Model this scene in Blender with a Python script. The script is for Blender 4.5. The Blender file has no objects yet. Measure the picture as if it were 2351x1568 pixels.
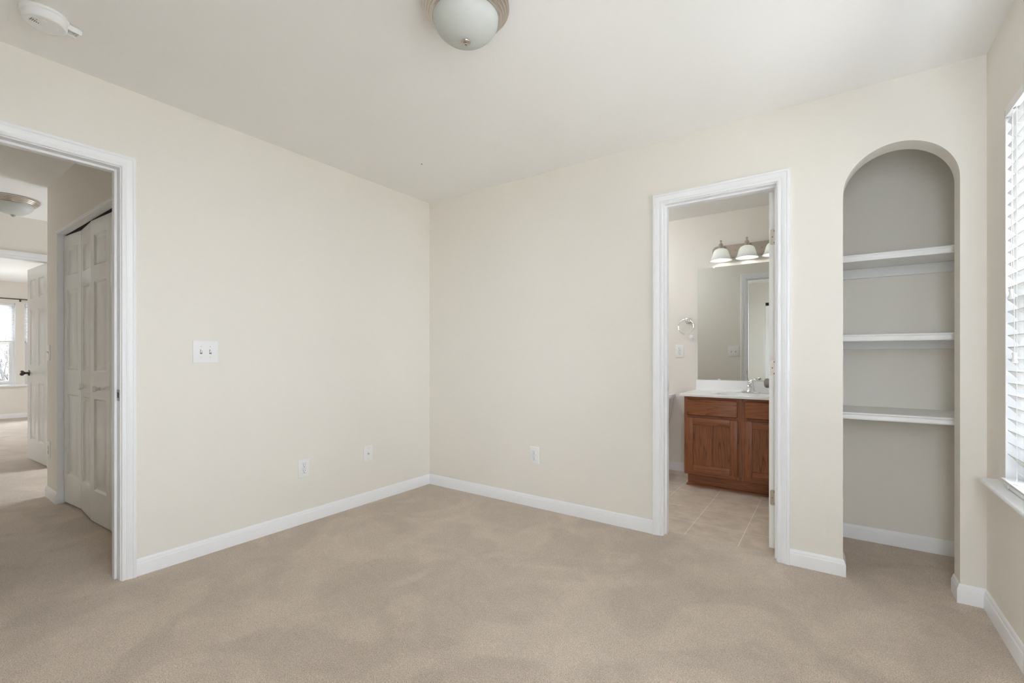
import bpy, bmesh, math, random
from mathutils import Vector, Matrix
random.seed(7)
PI = math.pi
S = bpy.context.scene
COL = S.collection

# ------------------------------------------------------------------ camera
cam_d = bpy.data.cameras.new('camera'); cam = bpy.data.objects.new('camera', cam_d); COL.objects.link(cam)
cam.location = (0, 0, 1.11); cam.rotation_euler = (PI/2, 0, math.radians(35.045))
cam_d.sensor_fit = 'HORIZONTAL'; cam_d.sensor_width = 36; cam_d.lens = 1047.5*36/2351
cam_d.shift_y = 33.5/2351; cam_d.clip_start = .01
S.camera = cam
# ------------------------------------------------------------------ sky + exposure
SKY = 18.9
w = bpy.data.worlds.new('overcast_sky'); S.world = w; w.use_nodes = True
nt = w.node_tree; nt.nodes.clear()
tc = nt.nodes.new('ShaderNodeTexCoord'); sx = nt.nodes.new('ShaderNodeSeparateXYZ')
mr = nt.nodes.new('ShaderNodeMapRange'); bg = nt.nodes.new('ShaderNodeBackground'); wo = nt.nodes.new('ShaderNodeOutputWorld')
nt.links.new(tc.outputs['Generated'], sx.inputs[0]); nt.links.new(sx.outputs['Z'], mr.inputs['Value'])
mr.inputs['From Min'].default_value = -.1; mr.inputs['From Max'].default_value = .8
mr.inputs['To Min'].default_value = SKY*.75; mr.inputs['To Max'].default_value = SKY*1.3
nt.links.new(mr.outputs[0], bg.inputs['Strength']); bg.inputs['Color'].default_value = (.925, .97, 1.085, 1)
nt.links.new(bg.outputs[0], wo.inputs[0])
S.view_settings.view_transform = 'Standard'; S.view_settings.look = 'None'
S.view_settings.exposure = 0.0; S.view_settings.gamma = 1; S.view_settings.use_curve_mapping = False
S.cycles.max_bounces = 12; S.cycles.diffuse_bounces = 8; S.cycles.transparent_max_bounces = 16
S.cycles.sample_clamp_indirect = 60.0; S.cycles.caustics_reflective = False; S.cycles.caustics_refractive = False

def portal(name, loc, rot, sx_, sy_):
    l = bpy.data.lights.new(name, 'AREA'); l.shape = 'RECTANGLE'; l.size = sx_; l.size_y = sy_
    l.cycles.is_portal = True
    o = bpy.data.objects.new(name, l); COL.objects.link(o); o.location = loc; o.rotation_euler = rot

# ------------------------------------------------------------------ dimensions
XL, YB, XR, H = -2.876, 2.846, .558, 2.44      # left wall, bathroom wall, window wall, ceiling
YR = -.28                                      # rear wall behind the camera
T = .115                                       # partition thickness

# ------------------------------------------------------------------ materials
def lin(r, g, b):
    f = lambda c: (c/255/12.92) if c/255 <= .04045 else ((c/255+.055)/1.055)**2.4
    return (f(r), f(g), f(b), 1)
def mat(name, col, rough=.5, metal=0, bump=None, spec=.5, trans=0, var=None):
    m = bpy.data.materials.new(name); m.use_nodes = True
    n = m.node_tree; b = n.nodes['Principled BSDF']
    b.inputs['Base Color'].default_value = col if len(col) == 4 else (*col, 1)
    b.inputs['Roughness'].default_value = rough; b.inputs['Metallic'].default_value = metal
    b.inputs['Specular IOR Level'].default_value = spec
    tc = n.nodes.new('ShaderNodeTexCoord')
    if var:                                   # (scale, amount): faint colour variation
        nz = n.nodes.new('ShaderNodeTexNoise'); nz.inputs['Scale'].default_value = var[0]; nz.inputs['Detail'].default_value = 4
        n.links.new(tc.outputs['Object'], nz.inputs['Vector'])
        mx = n.nodes.new('ShaderNodeMix'); mx.data_type = 'RGBA'
        c = b.inputs['Base Color'].default_value
        mx.inputs['A'].default_value = (*[max(0, x*(1-var[1])) for x in c[:3]], 1)
        mx.inputs['B'].default_value = (*[min(1, x*(1+var[1])) for x in c[:3]], 1)
        n.links.new(nz.outputs['Fac'], mx.inputs['Factor']); n.links.new(mx.outputs['Result'], b.inputs['Base Color'])
    if bump:                                  # (scale, strength, distance)
        nz = n.nodes.new('ShaderNodeTexNoise'); nz.inputs['Scale'].default_value = bump[0]; nz.inputs['Detail'].default_value = 5
        n.links.new(tc.outputs['Object'], nz.inputs['Vector'])
        bp = n.nodes.new('ShaderNodeBump'); bp.inputs['Strength'].default_value = bump[1]; bp.inputs['Distance'].default_value = bump[2]
        n.links.new(nz.outputs['Fac'], bp.inputs['Height']); n.links.new(bp.outputs[0], b.inputs['Normal'])
    return m

M = {}
M['wall'] = mat('wall_paint', (.83, .795, .735), .62, bump=(120, .12, .0015), spec=.3, var=(1.3, .012))
M['ceil'] = mat('ceiling_paint', (.90, .888, .872), .8, bump=(160, .12, .0015), spec=.2, var=(1.1, .012))
M['trim'] = mat('white_trim_paint', (.88, .885, .90), .35, var=(4, .008))
M['door'] = mat('white_door_paint', (.82, .815, .79), .24, spec=.6, var=(3, .01))
M['plastic'] = mat('white_plastic', (.86, .86, .86), .35, var=(30, .01))
M['shelf'] = mat('white_shelf_paint', (.86, .86, .85), .4, bump=(50, .05, .001))
M['blind'] = mat('white_blind', (.88, .88, .87), .45, var=(20, .01))
M['vinyl'] = mat('white_window_vinyl', (.86, .86, .86), .35, var=(20, .01))
M['nickel'] = mat('brushed_nickel', (.58, .53, .47), .24, 1, bump=(300, .1, .0005))
M['bronze'] = mat('dark_bronze', (.12, .10, .09), .35, 1, var=(40, .1))
M['chrome'] = mat('chrome', (.85, .85, .86), .06, 1, var=(10, .01))
M['steel'] = mat('satin_steel', (.60, .57, .52), .3, 1, var=(80, .06))
M['strike'] = mat('dull_grey_metal', (.34, .33, .31), .38, 1, var=(80, .06))
M['dark'] = mat('dark_slot', (.03, .028, .025), .7, var=(20, .1))
M['grey'] = mat('grey_slot', (.22, .21, .20), .6, var=(20, .05))
M['porcelain'] = mat('white_porcelain', (.86, .86, .87), .12, var=(5, .01))
M['marble'] = mat('cultured_marble', (.92, .92, .92), .2, var=(6, .015))
M['closet'] = mat('dark_closet_paint', (.55, .52, .47), .7, var=(3, .03))
M['cord'] = mat('white_cord', (.85, .85, .84), .6, var=(100, .03))
M['bark'] = mat('grey_bark', (.05, .046, .043), .95, bump=(30, .5, .02), var=(4, .2))
M['lawn'] = mat('winter_lawn', (.52, .50, .46), .95, bump=(8, .5, .05), var=(.8, .2))
M['siding'] = mat('pale_siding', (.6, .6, .58), .8, var=(2, .05))

def frosted(name, col, trans=.45):
    m = mat(name, col, .35, var=(14, .03)); n = m.node_tree
    b = n.nodes['Principled BSDF']; out = n.nodes['Material Output']
    t = n.nodes.new('ShaderNodeBsdfTranslucent'); t.inputs['Color'].default_value = (*col, 1)
    x = n.nodes.new('ShaderNodeMixShader'); x.inputs[0].default_value = trans
    n.links.new(b.outputs[0], x.inputs[1]); n.links.new(t.outputs[0], x.inputs[2]); n.links.new(x.outputs[0], out.inputs[0])
    return m
M['glassdome'] = frosted('frosted_white_glass', (.84, .86, .83), .35)
M['alabaster'] = frosted('alabaster_glass', (.86, .875, .85), .22)
M['slat'] = frosted('white_slat', (.90, .90, .895), .06)

def clear(name, tcol, fac):
    m = bpy.data.materials.new(name); m.use_nodes = True; n = m.node_tree; n.nodes.clear()
    out = n.nodes.new('ShaderNodeOutputMaterial'); t = n.nodes.new('ShaderNodeBsdfTransparent'); g = n.nodes.new('ShaderNodeBsdfGlossy')
    t.inputs['Color'].default_value = tcol; g.inputs['Roughness'].default_value = .02
    fr = n.nodes.new('ShaderNodeFresnel'); fr.inputs['IOR'].default_value = 1.3
    x = n.nodes.new('ShaderNodeMixShader'); n.links.new(fr.outputs[0], x.inputs[0])
    n.links.new(t.outputs[0], x.inputs[1]); n.links.new(g.outputs[0], x.inputs[2]); n.links.new(x.outputs[0], out.inputs[0])
    return m
M['pane'] = clear('window_glass', (.96, .98, .97, 1), 0)
def screen_mat():
    m = bpy.data.materials.new('insect_screen'); m.use_nodes = True; n = m.node_tree; n.nodes.clear()
    out = n.nodes.new('ShaderNodeOutputMaterial'); t = n.nodes.new('ShaderNodeBsdfTransparent'); d = n.nodes.new('ShaderNodeBsdfDiffuse')
    d.inputs['Color'].default_value = (.18, .18, .19, 1)
    x = n.nodes.new('ShaderNodeMixShader'); x.inputs[0].default_value = .16
    n.links.new(t.outputs[0], x.inputs[1]); n.links.new(d.outputs[0], x.inputs[2]); n.links.new(x.outputs[0], out.inputs[0])
    return m
M['screen'] = screen_mat()
def mirror_mat():
    m = mat('mirror_silver', (.73, .745, .725), .0, 1, var=(.5, .003)); return m
M['mirror'] = mirror_mat()

def emit(name, col, s):
    m = bpy.data.materials.new(name); m.use_nodes = True; b = m.node_tree.nodes['Principled BSDF']
    b.inputs['Base Color'].default_value = (.9, .9, .9, 1)
    b.inputs['Emission Color'].default_value = (*col, 1); b.inputs['Emission Strength'].default_value = s
    return m
M['bulb'] = emit('lit_bulb', (1, .98, .96), 10.0)
M['lamp'] = emit('fill_light_glass', (.93, .985, 1.06), 30.0)  # glow of the added bathroom fill light

def carpet_mat():
    m = bpy.data.materials.new('beige_carpet'); m.use_nodes = True; n = m.node_tree; b = n.nodes['Principled BSDF']
    b.inputs['Roughness'].default_value = .95; b.inputs['Specular IOR Level'].default_value = .1
    b.inputs['Sheen Weight'].default_value = .25; b.inputs['Sheen Roughness'].default_value = .6
    tc = n.nodes.new('ShaderNodeTexCoord')
    def noise(scale, detail=3, dist=0, rough=.5):
        z = n.nodes.new('ShaderNodeTexNoise'); z.inputs['Scale'].default_value = scale; z.inputs['Detail'].default_value = detail
        z.inputs['Distortion'].default_value = dist; z.inputs['Roughness'].default_value = rough
        n.links.new(tc.outputs['Object'], z.inputs['Vector']); return z.outputs['Fac']
    def ramp(x, stops):
        r = n.nodes.new('ShaderNodeValToRGB'); e = r.color_ramp.elements
        e[0].position, e[0].color = stops[0][0], (*[stops[0][1]]*3, 1)
        e[1].position, e[1].color = stops[1][0], (*[stops[1][1]]*3, 1)
        n.links.new(x, r.inputs[0]); return r.outputs[0]
    def math_(op, a, b_):
        k = n.nodes.new('ShaderNodeMath'); k.operation = op
        for i, v in enumerate((a, b_)):
            if isinstance(v, (int, float)): k.inputs[i].default_value = v
            else: n.links.new(v, k.inputs[i])
        return k.outputs[0]
    tuft = n.nodes.new('ShaderNodeTexVoronoi'); tuft.inputs['Scale'].default_value = 210; tuft.inputs['Randomness'].default_value = 1
    n.links.new(tc.outputs['Object'], tuft.inputs['Vector'])
    fine = noise(300, 3, .4)
    nap = ramp(noise(2.0, 3, .9, .5), ((.455, .0), (.55, 1.)))     # brushed pile patches
    nap2 = ramp(noise(5.5, 2, .6), ((.42, .0), (.60, 1.)))
    v = math_('MULTIPLY', ramp(fine, ((.33, .56), (.50, 1.05))), ramp(tuft.outputs['Distance'], ((.0, 1.08), (.62, .80))))
    v = math_('MULTIPLY', v, math_('ADD', .90, math_('MULTIPLY', nap, .115)))
    v = math_('MULTIPLY', v, math_('ADD', .965, math_('MULTIPLY', nap2, .06)))
    mx = n.nodes.new('ShaderNodeVectorMath'); mx.operation = 'SCALE'
    mx.inputs[0].default_value = (.72, .60, .485); n.links.new(v, mx.inputs['Scale']); n.links.new(mx.outputs[0], b.inputs['Base Color'])
    h = math_('SUBTRACT', math_('MULTIPLY', fine, .7), math_('MULTIPLY', tuft.outputs['Distance'], .7))
    bp = n.nodes.new('ShaderNodeBump'); bp.inputs['Strength'].default_value = .55; bp.inputs['Distance'].default_value = .006
    n.links.new(h, bp.inputs['Height']); n.links.new(bp.outputs[0], b.inputs['Normal'])
    return m
M['carpet'] = carpet_mat()

def tile_mat():
    m = bpy.data.materials.new('beige_floor_tile'); m.use_nodes = True; n = m.node_tree; b = n.nodes['Principled BSDF']
    b.inputs['Roughness'].default_value = .38
    tc = n.nodes.new('ShaderNodeTexCoord'); mp = n.nodes.new('ShaderNodeMapping')
    mp.inputs['Location'].default_value = (.758 + .305*4, -3.205 + .305*4*1.0, 0)
    n.links.new(tc.outputs['Object'], mp.inputs[0])
    br = n.nodes.new('ShaderNodeTexBrick'); br.offset = 0; br.squash = 1
    br.inputs['Scale'].default_value = 1; br.inputs['Brick Width'].default_value = .305; br.inputs['Row Height'].default_value = .308
    br.inputs['Mortar Size'].default_value = .0035; br.inputs['Mortar Smooth'].default_value = .2; br.inputs['Bias'].default_value = 0
    n.links.new(mp.outputs[0], br.inputs['Vector'])
    br.inputs['Color1'].default_value = (.64, .545, .45, 1); br.inputs['Color2'].default_value = (.68, .58, .48, 1); br.inputs['Mortar'].default_value = (.80, .76, .69, 1)
    nz = n.nodes.new('ShaderNodeTexNoise'); nz.inputs['Scale'].default_value = 9; nz.inputs['Detail'].default_value = 8; nz.inputs['Roughness'].default_value = .65
    n.links.new(tc.outputs['Object'], nz.inputs['Vector'])
    r = n.nodes.new('ShaderNodeMapRange'); r.inputs['From Min'].default_value = .3; r.inputs['From Max'].default_value = .7
    r.inputs['To Min'].default_value = .82; r.inputs['To Max'].default_value = 1.15; n.links.new(nz.outputs['Fac'], r.inputs['Value'])
    sc = n.nodes.new('ShaderNodeVectorMath'); sc.operation = 'SCALE'
    n.links.new(br.outputs['Color'], sc.inputs[0]); n.links.new(r.outputs[0], sc.inputs['Scale']); n.links.new(sc.outputs[0], b.inputs['Base Color'])
    bp = n.nodes.new('ShaderNodeBump'); bp.inputs['Strength'].default_value = .3; bp.inputs['Distance'].default_value = .002; bp.invert = True
    n.links.new(br.outputs['Fac'], bp.inputs['Height']); n.links.new(bp.outputs[0], b.inputs['Normal'])
    return m
M['tile'] = tile_mat()

def wood_mat(name, vertical=True, cathedral=False):
    m = bpy.data.materials.new(name); m.use_nodes = True; n = m.node_tree; b = n.nodes['Principled BSDF']
    b.inputs['Roughness'].default_value = .42
    tc = n.nodes.new('ShaderNodeTexCoord')
    def noise(sc, scale, detail, dist=0):
        mp = n.nodes.new('ShaderNodeMapping'); mp.inputs['Scale'].default_value = sc
        n.links.new(tc.outputs['Object'], mp.inputs[0])
        z = n.nodes.new('ShaderNodeTexNoise'); z.inputs['Scale'].default_value = scale; z.inputs['Detail'].default_value = detail; z.inputs['Distortion'].default_value = dist
        n.links.new(mp.outputs[0], z.inputs['Vector']); return z.outputs['Fac']
    def math_(op, a, v):
        k = n.nodes.new('ShaderNodeMath'); k.operation = op
        for i, x in enumerate((a, v)):
            if isinstance(x, (int, float)): k.inputs[i].default_value = x
            else: n.links.new(x, k.inputs[i])
        return k.outputs[0]
    g = (lambda q: (1, 1, q)) if vertical else (lambda q: (q, 1, 1))
    rings = math_('FRACT', math_('MULTIPLY', noise(g(.09 if cathedral else .05), 7 if cathedral else 12, 1.5, .15), 20 if cathedral else 16), 0)
    ramp = n.nodes.new('ShaderNodeValToRGB'); e = ramp.color_ramp.elements
    e[0].position = 0; e[0].color = (.40, .40, .40, 1); e[1].position = .14; e[1].color = (.92, .92, .92, 1)
    q = e.new(.6); q.color = (1.0, 1.0, 1.0, 1); q = e.new(.97); q.color = (.80, .80, .80, 1)
    n.links.new(rings, ramp.inputs[0])
    pores = n.nodes.new('ShaderNodeMapRange'); pores.inputs['From Min'].default_value = .32; pores.inputs['From Max'].default_value = .55
    pores.inputs['To Min'].default_value = .62; pores.inputs['To Max'].default_value = 1.04; n.links.new(noise(g(.025), 420, 2), pores.inputs['Value'])
    tone = n.nodes.new('ShaderNodeMapRange'); tone.inputs['From Min'].default_value = .3; tone.inputs['From Max'].default_value = .7
    tone.inputs['To Min'].default_value = .8; tone.inputs['To Max'].default_value = 1.2; n.links.new(noise(g(.2), 5, 2), tone.inputs['Value'])
    v = math_('MULTIPLY', math_('MULTIPLY', ramp.outputs[0], pores.outputs[0]), tone.outputs[0])
    sc = n.nodes.new('ShaderNodeVectorMath'); sc.operation = 'SCALE'; sc.inputs[0].default_value = (.300, .104, .040)
    n.links.new(v, sc.inputs['Scale']); n.links.new(sc.outputs[0], b.inputs['Base Color'])
    return m
M['oak_v'] = wood_mat('stained_oak_upright'); M['oak_h'] = wood_mat('stained_oak_lengthwise', False); M['oak_c'] = wood_mat('stained_oak_panel', True, True)

# ------------------------------------------------------------------ mesh helpers
class MB:
    def __init__(self): self.bm = bmesh.new()
    def quad(self, pts, mi=0):
        f = self.bm.faces.new([self.bm.verts.new(p) for p in pts]); f.material_index = mi; return f
    def box(self, x0, x1, y0, y1, z0, z1, bev=0, mi=0, seg=2):
        g = bmesh.ops.create_cube(self.bm, size=1)
        bmesh.ops.transform(self.bm, matrix=Matrix.Translation(((x0+x1)/2, (y0+y1)/2, (z0+z1)/2)) @ Matrix.Diagonal((x1-x0, y1-y0, z1-z0, 1)), verts=g['verts'])
        fs = {f for v in g['verts'] for f in v.link_faces}
        for f in fs: f.material_index = mi
        if bev:
            es = list({e for v in g['verts'] for e in v.link_edges})
            r = bmesh.ops.bevel(self.bm, geom=es, offset=bev, segments=seg, affect='EDGES', profile=.5)
            for f in r['faces']: f.material_index = mi
        return self
    def lathe(self, prof, c=(0, 0, 0), axis='Z', seg=40, mi=0, close=False):
        rings = []
        for r, h in prof:
            ring = []
            for i in range(seg):
                a = 2*PI*i/seg; p = (r*math.cos(a), r*math.sin(a), h)
                if axis == 'Y': p = (p[0], p[2], p[1])
                if axis == 'X': p = (p[2], p[0], p[1])
                ring.append(self.bm.verts.new((p[0]+c[0], p[1]+c[1], p[2]+c[2])) if r > 1e-6 or i == 0 else ring[0])
            rings.append((r, ring))
        for (ra, A), (rb, B) in zip(rings, rings[1:]):
            for i in range(seg):
                j = (i+1) % seg
                vs = []
                for v in (A[i], A[j], B[j], B[i]):
                    if v not in vs: vs.append(v)
                if len(vs) > 2: self.bm.faces.new(vs).material_index = mi
        if close:
            for r, R in (rings[0], rings[-1]):
                if r > 1e-6: self.bm.faces.new(R).material_index = mi
        return self
    def tube(self, pts, rad, seg=10, mi=0, closed=False):
        pts = [Vector(p) for p in pts]; n = len(pts)
        rad = rad if hasattr(rad, '__len__') else [rad]*n
        rings = []; up = None
        for i, p in enumerate(pts):
            d = (pts[(i+1) % n]-pts[i-1]) if closed else (pts[min(i+1, n-1)]-pts[max(i-1, 0)])
            d.normalize()
            if up is None: up = d.orthogonal().normalized()
            up = (up - d*up.dot(d)).normalized(); q = d.cross(up)
            rings.append([self.bm.verts.new(p+(up*math.cos(2*PI*k/seg)+q*math.sin(2*PI*k/seg))*rad[i]) for k in range(seg)])
        for i in range(n if closed else n-1):
            A, B = rings[i], rings[(i+1) % n]
            off = 0
            if closed and i == n-1:
                off = min(range(seg), key=lambda o: (A[0].co-B[o].co).length)
            for k in range(seg):
                self.bm.faces.new((A[k], A[(k+1) % seg], B[(k+1+off) % seg], B[(k+off) % seg])).material_index = mi
        if not closed:
            self.bm.faces.new(rings[0]).material_index = mi; self.bm.faces.new(rings[-1]).material_index = mi
        return self
    def sweep(self, pts, N, prof, side=1, mi=0):
        pts = [Vector(p) for p in pts]; N = Vector(N)
        ds = [(b-a).normalized() for a, b in zip(pts, pts[1:])]; off = [N.cross(d)*side for d in ds]
        rings = []
        for i, p in enumerate(pts):
            if i == 0: m = off[0]
            elif i == len(pts)-1: m = off[-1]
            else: m = (off[i-1]+off[i])/(1+off[i-1].dot(off[i]))
            rings.append([self.bm.verts.new(p+m*o+N*h) for o, h in prof])
        k = len(prof)
        for A, B in zip(rings, rings[1:]):
            for j in range(k): self.bm.faces.new((A[j], A[(j+1) % k], B[(j+1) % k], B[j])).material_index = mi
        self.bm.faces.new(rings[0]).material_index = mi; self.bm.faces.new(rings[-1]).material_index = mi
        return self
    def prism(self, poly, h0, h1, plane='XZ', mi=0):
        """polygon in a plane extruded between h0 and h1 on the other axis"""
        def P(a, b, h): return {'XZ': (a, h, b), 'XY': (a, b, h), 'YZ': (h, a, b)}[plane]
        A = [self.bm.verts.new(P(a, b, h0)) for a, b in poly]; B = [self.bm.verts.new(P(a, b, h1)) for a, b in poly]
        n = len(poly)
        self.bm.faces.new(A).material_index = mi; self.bm.faces.new(B).material_index = mi
        for i in range(n): self.bm.faces.new((A[i], A[(i+1) % n], B[(i+1) % n], B[i])).material_index = mi
        return self
    def build(self, name, mats, parent=None, angle=35, matrix=None):
        bm = self.bm
        bmesh.ops.recalc_face_normals(bm, faces=bm.faces)
        if matrix is not None: bmesh.ops.transform(bm, matrix=matrix, verts=bm.verts)
        for f in bm.faces: f.smooth = True
        for e in bm.edges:
            e.smooth = len(e.link_faces) == 2 and e.calc_face_angle(0) < math.radians(angle)
        me = bpy.data.meshes.new(name); bm.to_mesh(me); bm.free()
        for m in (mats if isinstance(mats, (list, tuple)) else [mats]): me.materials.append(M[m])
        o = bpy.data.objects.new(name, me); COL.objects.link(o)
        if parent is not None: o.parent = parent
        return o
def tag(o, label=None, cat=None, group=None, kind=None):
    if label: o['label'] = label
    if cat: o['category'] = cat
    if group: o['group'] = group
    if kind: o['kind'] = kind
    return o
def thing(name, label, cat, loc=(0, 0, 0), rz=0, group=None, kind=None):
    o = bpy.data.objects.new(name, None); COL.objects.link(o); o.location = loc; o.rotation_euler = (0, 0, rz)
    o.empty_display_size = .05
    return tag(o, label, cat, group, kind)
def dup(root, loc, rz, label, group=None):
    r = root.copy(); COL.objects.link(r); r.location = loc; r.rotation_euler = (0, 0, rz); r['label'] = label
    if group: r['group'] = group
    for ch in list(root.children):
        c = ch.copy(); COL.objects.link(c); c.parent = r
        for g in list(ch.children):
            d = g.copy(); COL.objects.link(d); d.parent = c
    return r
def struct(o, label, cat): return tag(o, label, cat, kind='structure')

def wall(name, axis, p0, p1, a0, a1, holes=(), z0=0., z1=H, label='', mat_='wall'):
    """a wall slab from p0 to p1 across `axis`, running a0..a1, with rectangular holes (a, b, zlo, zhi)"""
    mb = MB()
    us = sorted({a0, a1, *[h[0] for h in holes], *[h[1] for h in holes]}); vs = sorted({z0, z1, *[h[2] for h in holes], *[h[3] for h in holes]})
    us = [u for u in us if a0 <= u <= a1]; vs = [v for v in vs if z0 <= v <= z1]
    def solid(i, j):
        if i < 0 or j < 0 or i >= len(us)-1 or j >= len(vs)-1: return False
        u, v = (us[i]+us[i+1])/2, (vs[j]+vs[j+1])/2
        return not any(h[0] < u < h[1] and h[2] < v < h[3] for h in holes)
    P = (lambda u, v, p: (p, u, v)) if axis == 'X' else (lambda u, v, p: (u, p, v))
    for i in range(len(us)-1):
        for j in range(len(vs)-1):
            if not solid(i, j): continue
            u0, u1, v0, v1 = us[i], us[i+1], vs[j], vs[j+1]
            for p in (p0, p1): mb.quad([P(u0, v0, p), P(u1, v0, p), P(u1, v1, p), P(u0, v1, p)])
            if not solid(i-1, j): mb.quad([P(u0, v0, p0), P(u0, v1, p0), P(u0, v1, p1), P(u0, v0, p1)])
            if not solid(i+1, j): mb.quad([P(u1, v0, p0), P(u1, v1, p0), P(u1, v1, p1), P(u1, v0, p1)])
            if not solid(i, j-1): mb.quad([P(u0, v0, p0), P(u1, v0, p0), P(u1, v0, p1), P(u0, v0, p1)])
            if not solid(i, j+1): mb.quad([P(u0, v1, p0), P(u1, v1, p0), P(u1, v1, p1), P(u0, v1, p1)])
    bmesh.ops.remove_doubles(mb.bm, verts=mb.bm.verts, dist=1e-5)
    return struct(mb.build(name, mat_), label, 'wall')

# ================================================================== THE SETTING
# ---- floors and ceiling
mb = MB()
for x0, x1, y0, y1 in ((-12.15, .72, -1.7, 2.935), (-.02, .72, 2.935, 3.52), (-6.4, -5.0, 2.935, 3.3), (-12.15, -6.4, 2.935, 3.3)):
    mb.box(x0, x1, y0, y1, -.08, 0)
struct(mb.build('floor', 'carpet'), 'beige cut pile carpet running through the bedroom, closet niche and hall', 'carpet floor')
mb = MB(); mb.box(-2.3, -.05, 2.935, 4.65, -.06, -.008)
struct(mb.build('floor_bathroom', 'tile'), 'beige stone look square tiles on the bathroom floor', 'tile floor')
mb = MB(); mb.box(-12.25, .73, -1.8, 4.75, H, H+.1)
struct(mb.build('ceiling', 'ceil'), 'plain off-white ceiling over bedroom, hall and bathroom', 'ceiling')

# ---- bedroom walls
EY0, EY1, EZ = -.048, .750, 2.058          # rough opening of the hall doorway
wall('wall_left', 'X', XL-T, XL, -.40, 2.961, [(EY0, EY1, 0, EZ)], label='cream bedroom wall on the left with the hall doorway in it')
W6 = (.02, .54, .75, 2.1)
wall('wall_rear', 'Y', YR-T, YR, XL, XR, [(-1.0, -.30, 0, 2.085), W6], label='cream bedroom wall behind the viewer with a closet opening')
W1 = (1.683, 2.583, .60, 2.078); W2 = (-.05, 1.25, .60, 2.078)
wall('wall_right', 'X', XR, XR+.17, YR-T, 3.59, [W1, W2], label='cream window wall on the right')
# wall with bathroom doorway and arch
BX0, BX1, BZ = -.871, -.229, 2.065
AX0, AX1, ASP = .0455, .4730, 1.921
def far_wall():
    mb = MB(); y0, y1 = YB, YB+T
    ac, ar = (AX0+AX1)/2, (AX1-AX0)/2
    n = 40
    arc = [(ac-ar*math.cos(PI*i/n), ASP+ar*math.sin(PI*i/n)) for i in range(n+1)]
    def cell(poly):
        for y in (y0, y1): mb.quad([(x, y, z) for x, z in poly])
    for x0, x1, za, zb in ((XL-T, BX0, 0, BZ), (XL-T, BX0, BZ, H), (BX0, BX1, BZ, H), (BX1, AX0, 0, BZ), (BX1, AX0, BZ, H), (AX1, XR, 0, H)):
        cell([(x0, za), (x1, za), (x1, zb), (x0, zb)])
    for (xa, za), (xb, zb) in zip(arc, arc[1:]): cell([(xa, za), (xb, zb), (xb, H), (xa, H)])
    def side(p, q): mb.quad([(p[0], y0, p[1]), (q[0], y0, q[1]), (q[0], y1, q[1]), (p[0], y1, p[1])])
    for p, q in (((BX0, 0), (BX0, BZ)), ((BX0, BZ), (BX1, BZ)), ((BX1, BZ), (BX1, 0)), ((AX0, 0), (AX0, ASP)), ((AX1, ASP), (AX1, 0)), ((XL-T, 0), (XL-T, H)), ((XR, 0), (XR, H)), ((XL-T, H), (XR, H))): side(p, q)
    for p, q in zip(arc, arc[1:]): side(p, q)
    bmesh.ops.remove_doubles(mb.bm, verts=mb.bm.verts, dist=1e-5)
    return mb.build('wall_far', 'wall', angle=25)
struct(far_wall(), 'cream wall with the bathroom doorway and the arched niche opening', 'wall')
NB = 3.475
wall('wall_niche_left', 'X', -.11, -.005, YB+T, 4.70, z0=-.07, label='cream partition between bathroom and shelf niche')
wall('wall_niche_rear', 'Y', NB, NB+T, -.005, XR, label='cream rear wall of the arched shelf niche')
# ---- bathroom
BB = 4.585
wall('wall_bathroom_rear', 'Y', BB, BB+T, -2.3, -.11, z0=-.05, label='cream bathroom wall behind the vanity and mirror')
wall('wall_bathroom_left', 'X', -2.3, -2.2, YB+T, BB, z0=-.05, label='cream bathroom wall at the far left beyond the toilet')
# ---- hall
CY, CXC = .845, -5.085                     # closet front, its free corner
FX = -6.34
wall('wall_hall_closet', 'Y', CY, CY+.11, CXC, XL-T, [(-4.774, -3.375, 0, 2.036)], label='hall wall around the bifold closet')
wall('wall_hall_closet_side', 'X', CXC, CXC+.11, CY+.11, 2.9, label='side of the hall closet')
wall('wall_closet_rear', 'Y', 1.52, 1.62, CXC+.11, XL-T, label='dim rear wall inside the hall closet')
wall('wall_hall_south', 'Y', -.40, -.30, FX, XL-T, label='hall wall opposite the bifold closet')
W9 = (-6.2, -5.2, .3, 1.3)
wall('wall_hall_end', 'Y', 2.9, 3.0, FX, CXC+.11, [W9], label='end wall of the hall')
DY0, DY1 = .285, 1.090
wall('wall_hall_far', 'X', FX-T, FX, -1.6, 3.3, [(DY0, DY1, 0, 2.06)], label='hall wall with the doorway to the second bedroom')
# ---- second bedroom
BW = -12.0
V1 = (.70, 1.587, .59, 2.058); V2 = (1.70, 2.587, .59, 2.058)
wall('wall_second_bedroom_far', 'X', BW-.16, BW, -1.6, 3.3, [V1, V2], label='cream window wall of the second bedroom')
wall('wall_second_bedroom_right', 'Y', 3.2, 3.3, BW, FX-T, label='right wall of the second bedroom')
W8 = (-10.2, -9.0, .9, 2.05)
wall('wall_second_bedroom_left', 'Y', -1.7, -1.6, BW, FX-T, [W8], label='left wall of the second bedroom')

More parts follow.
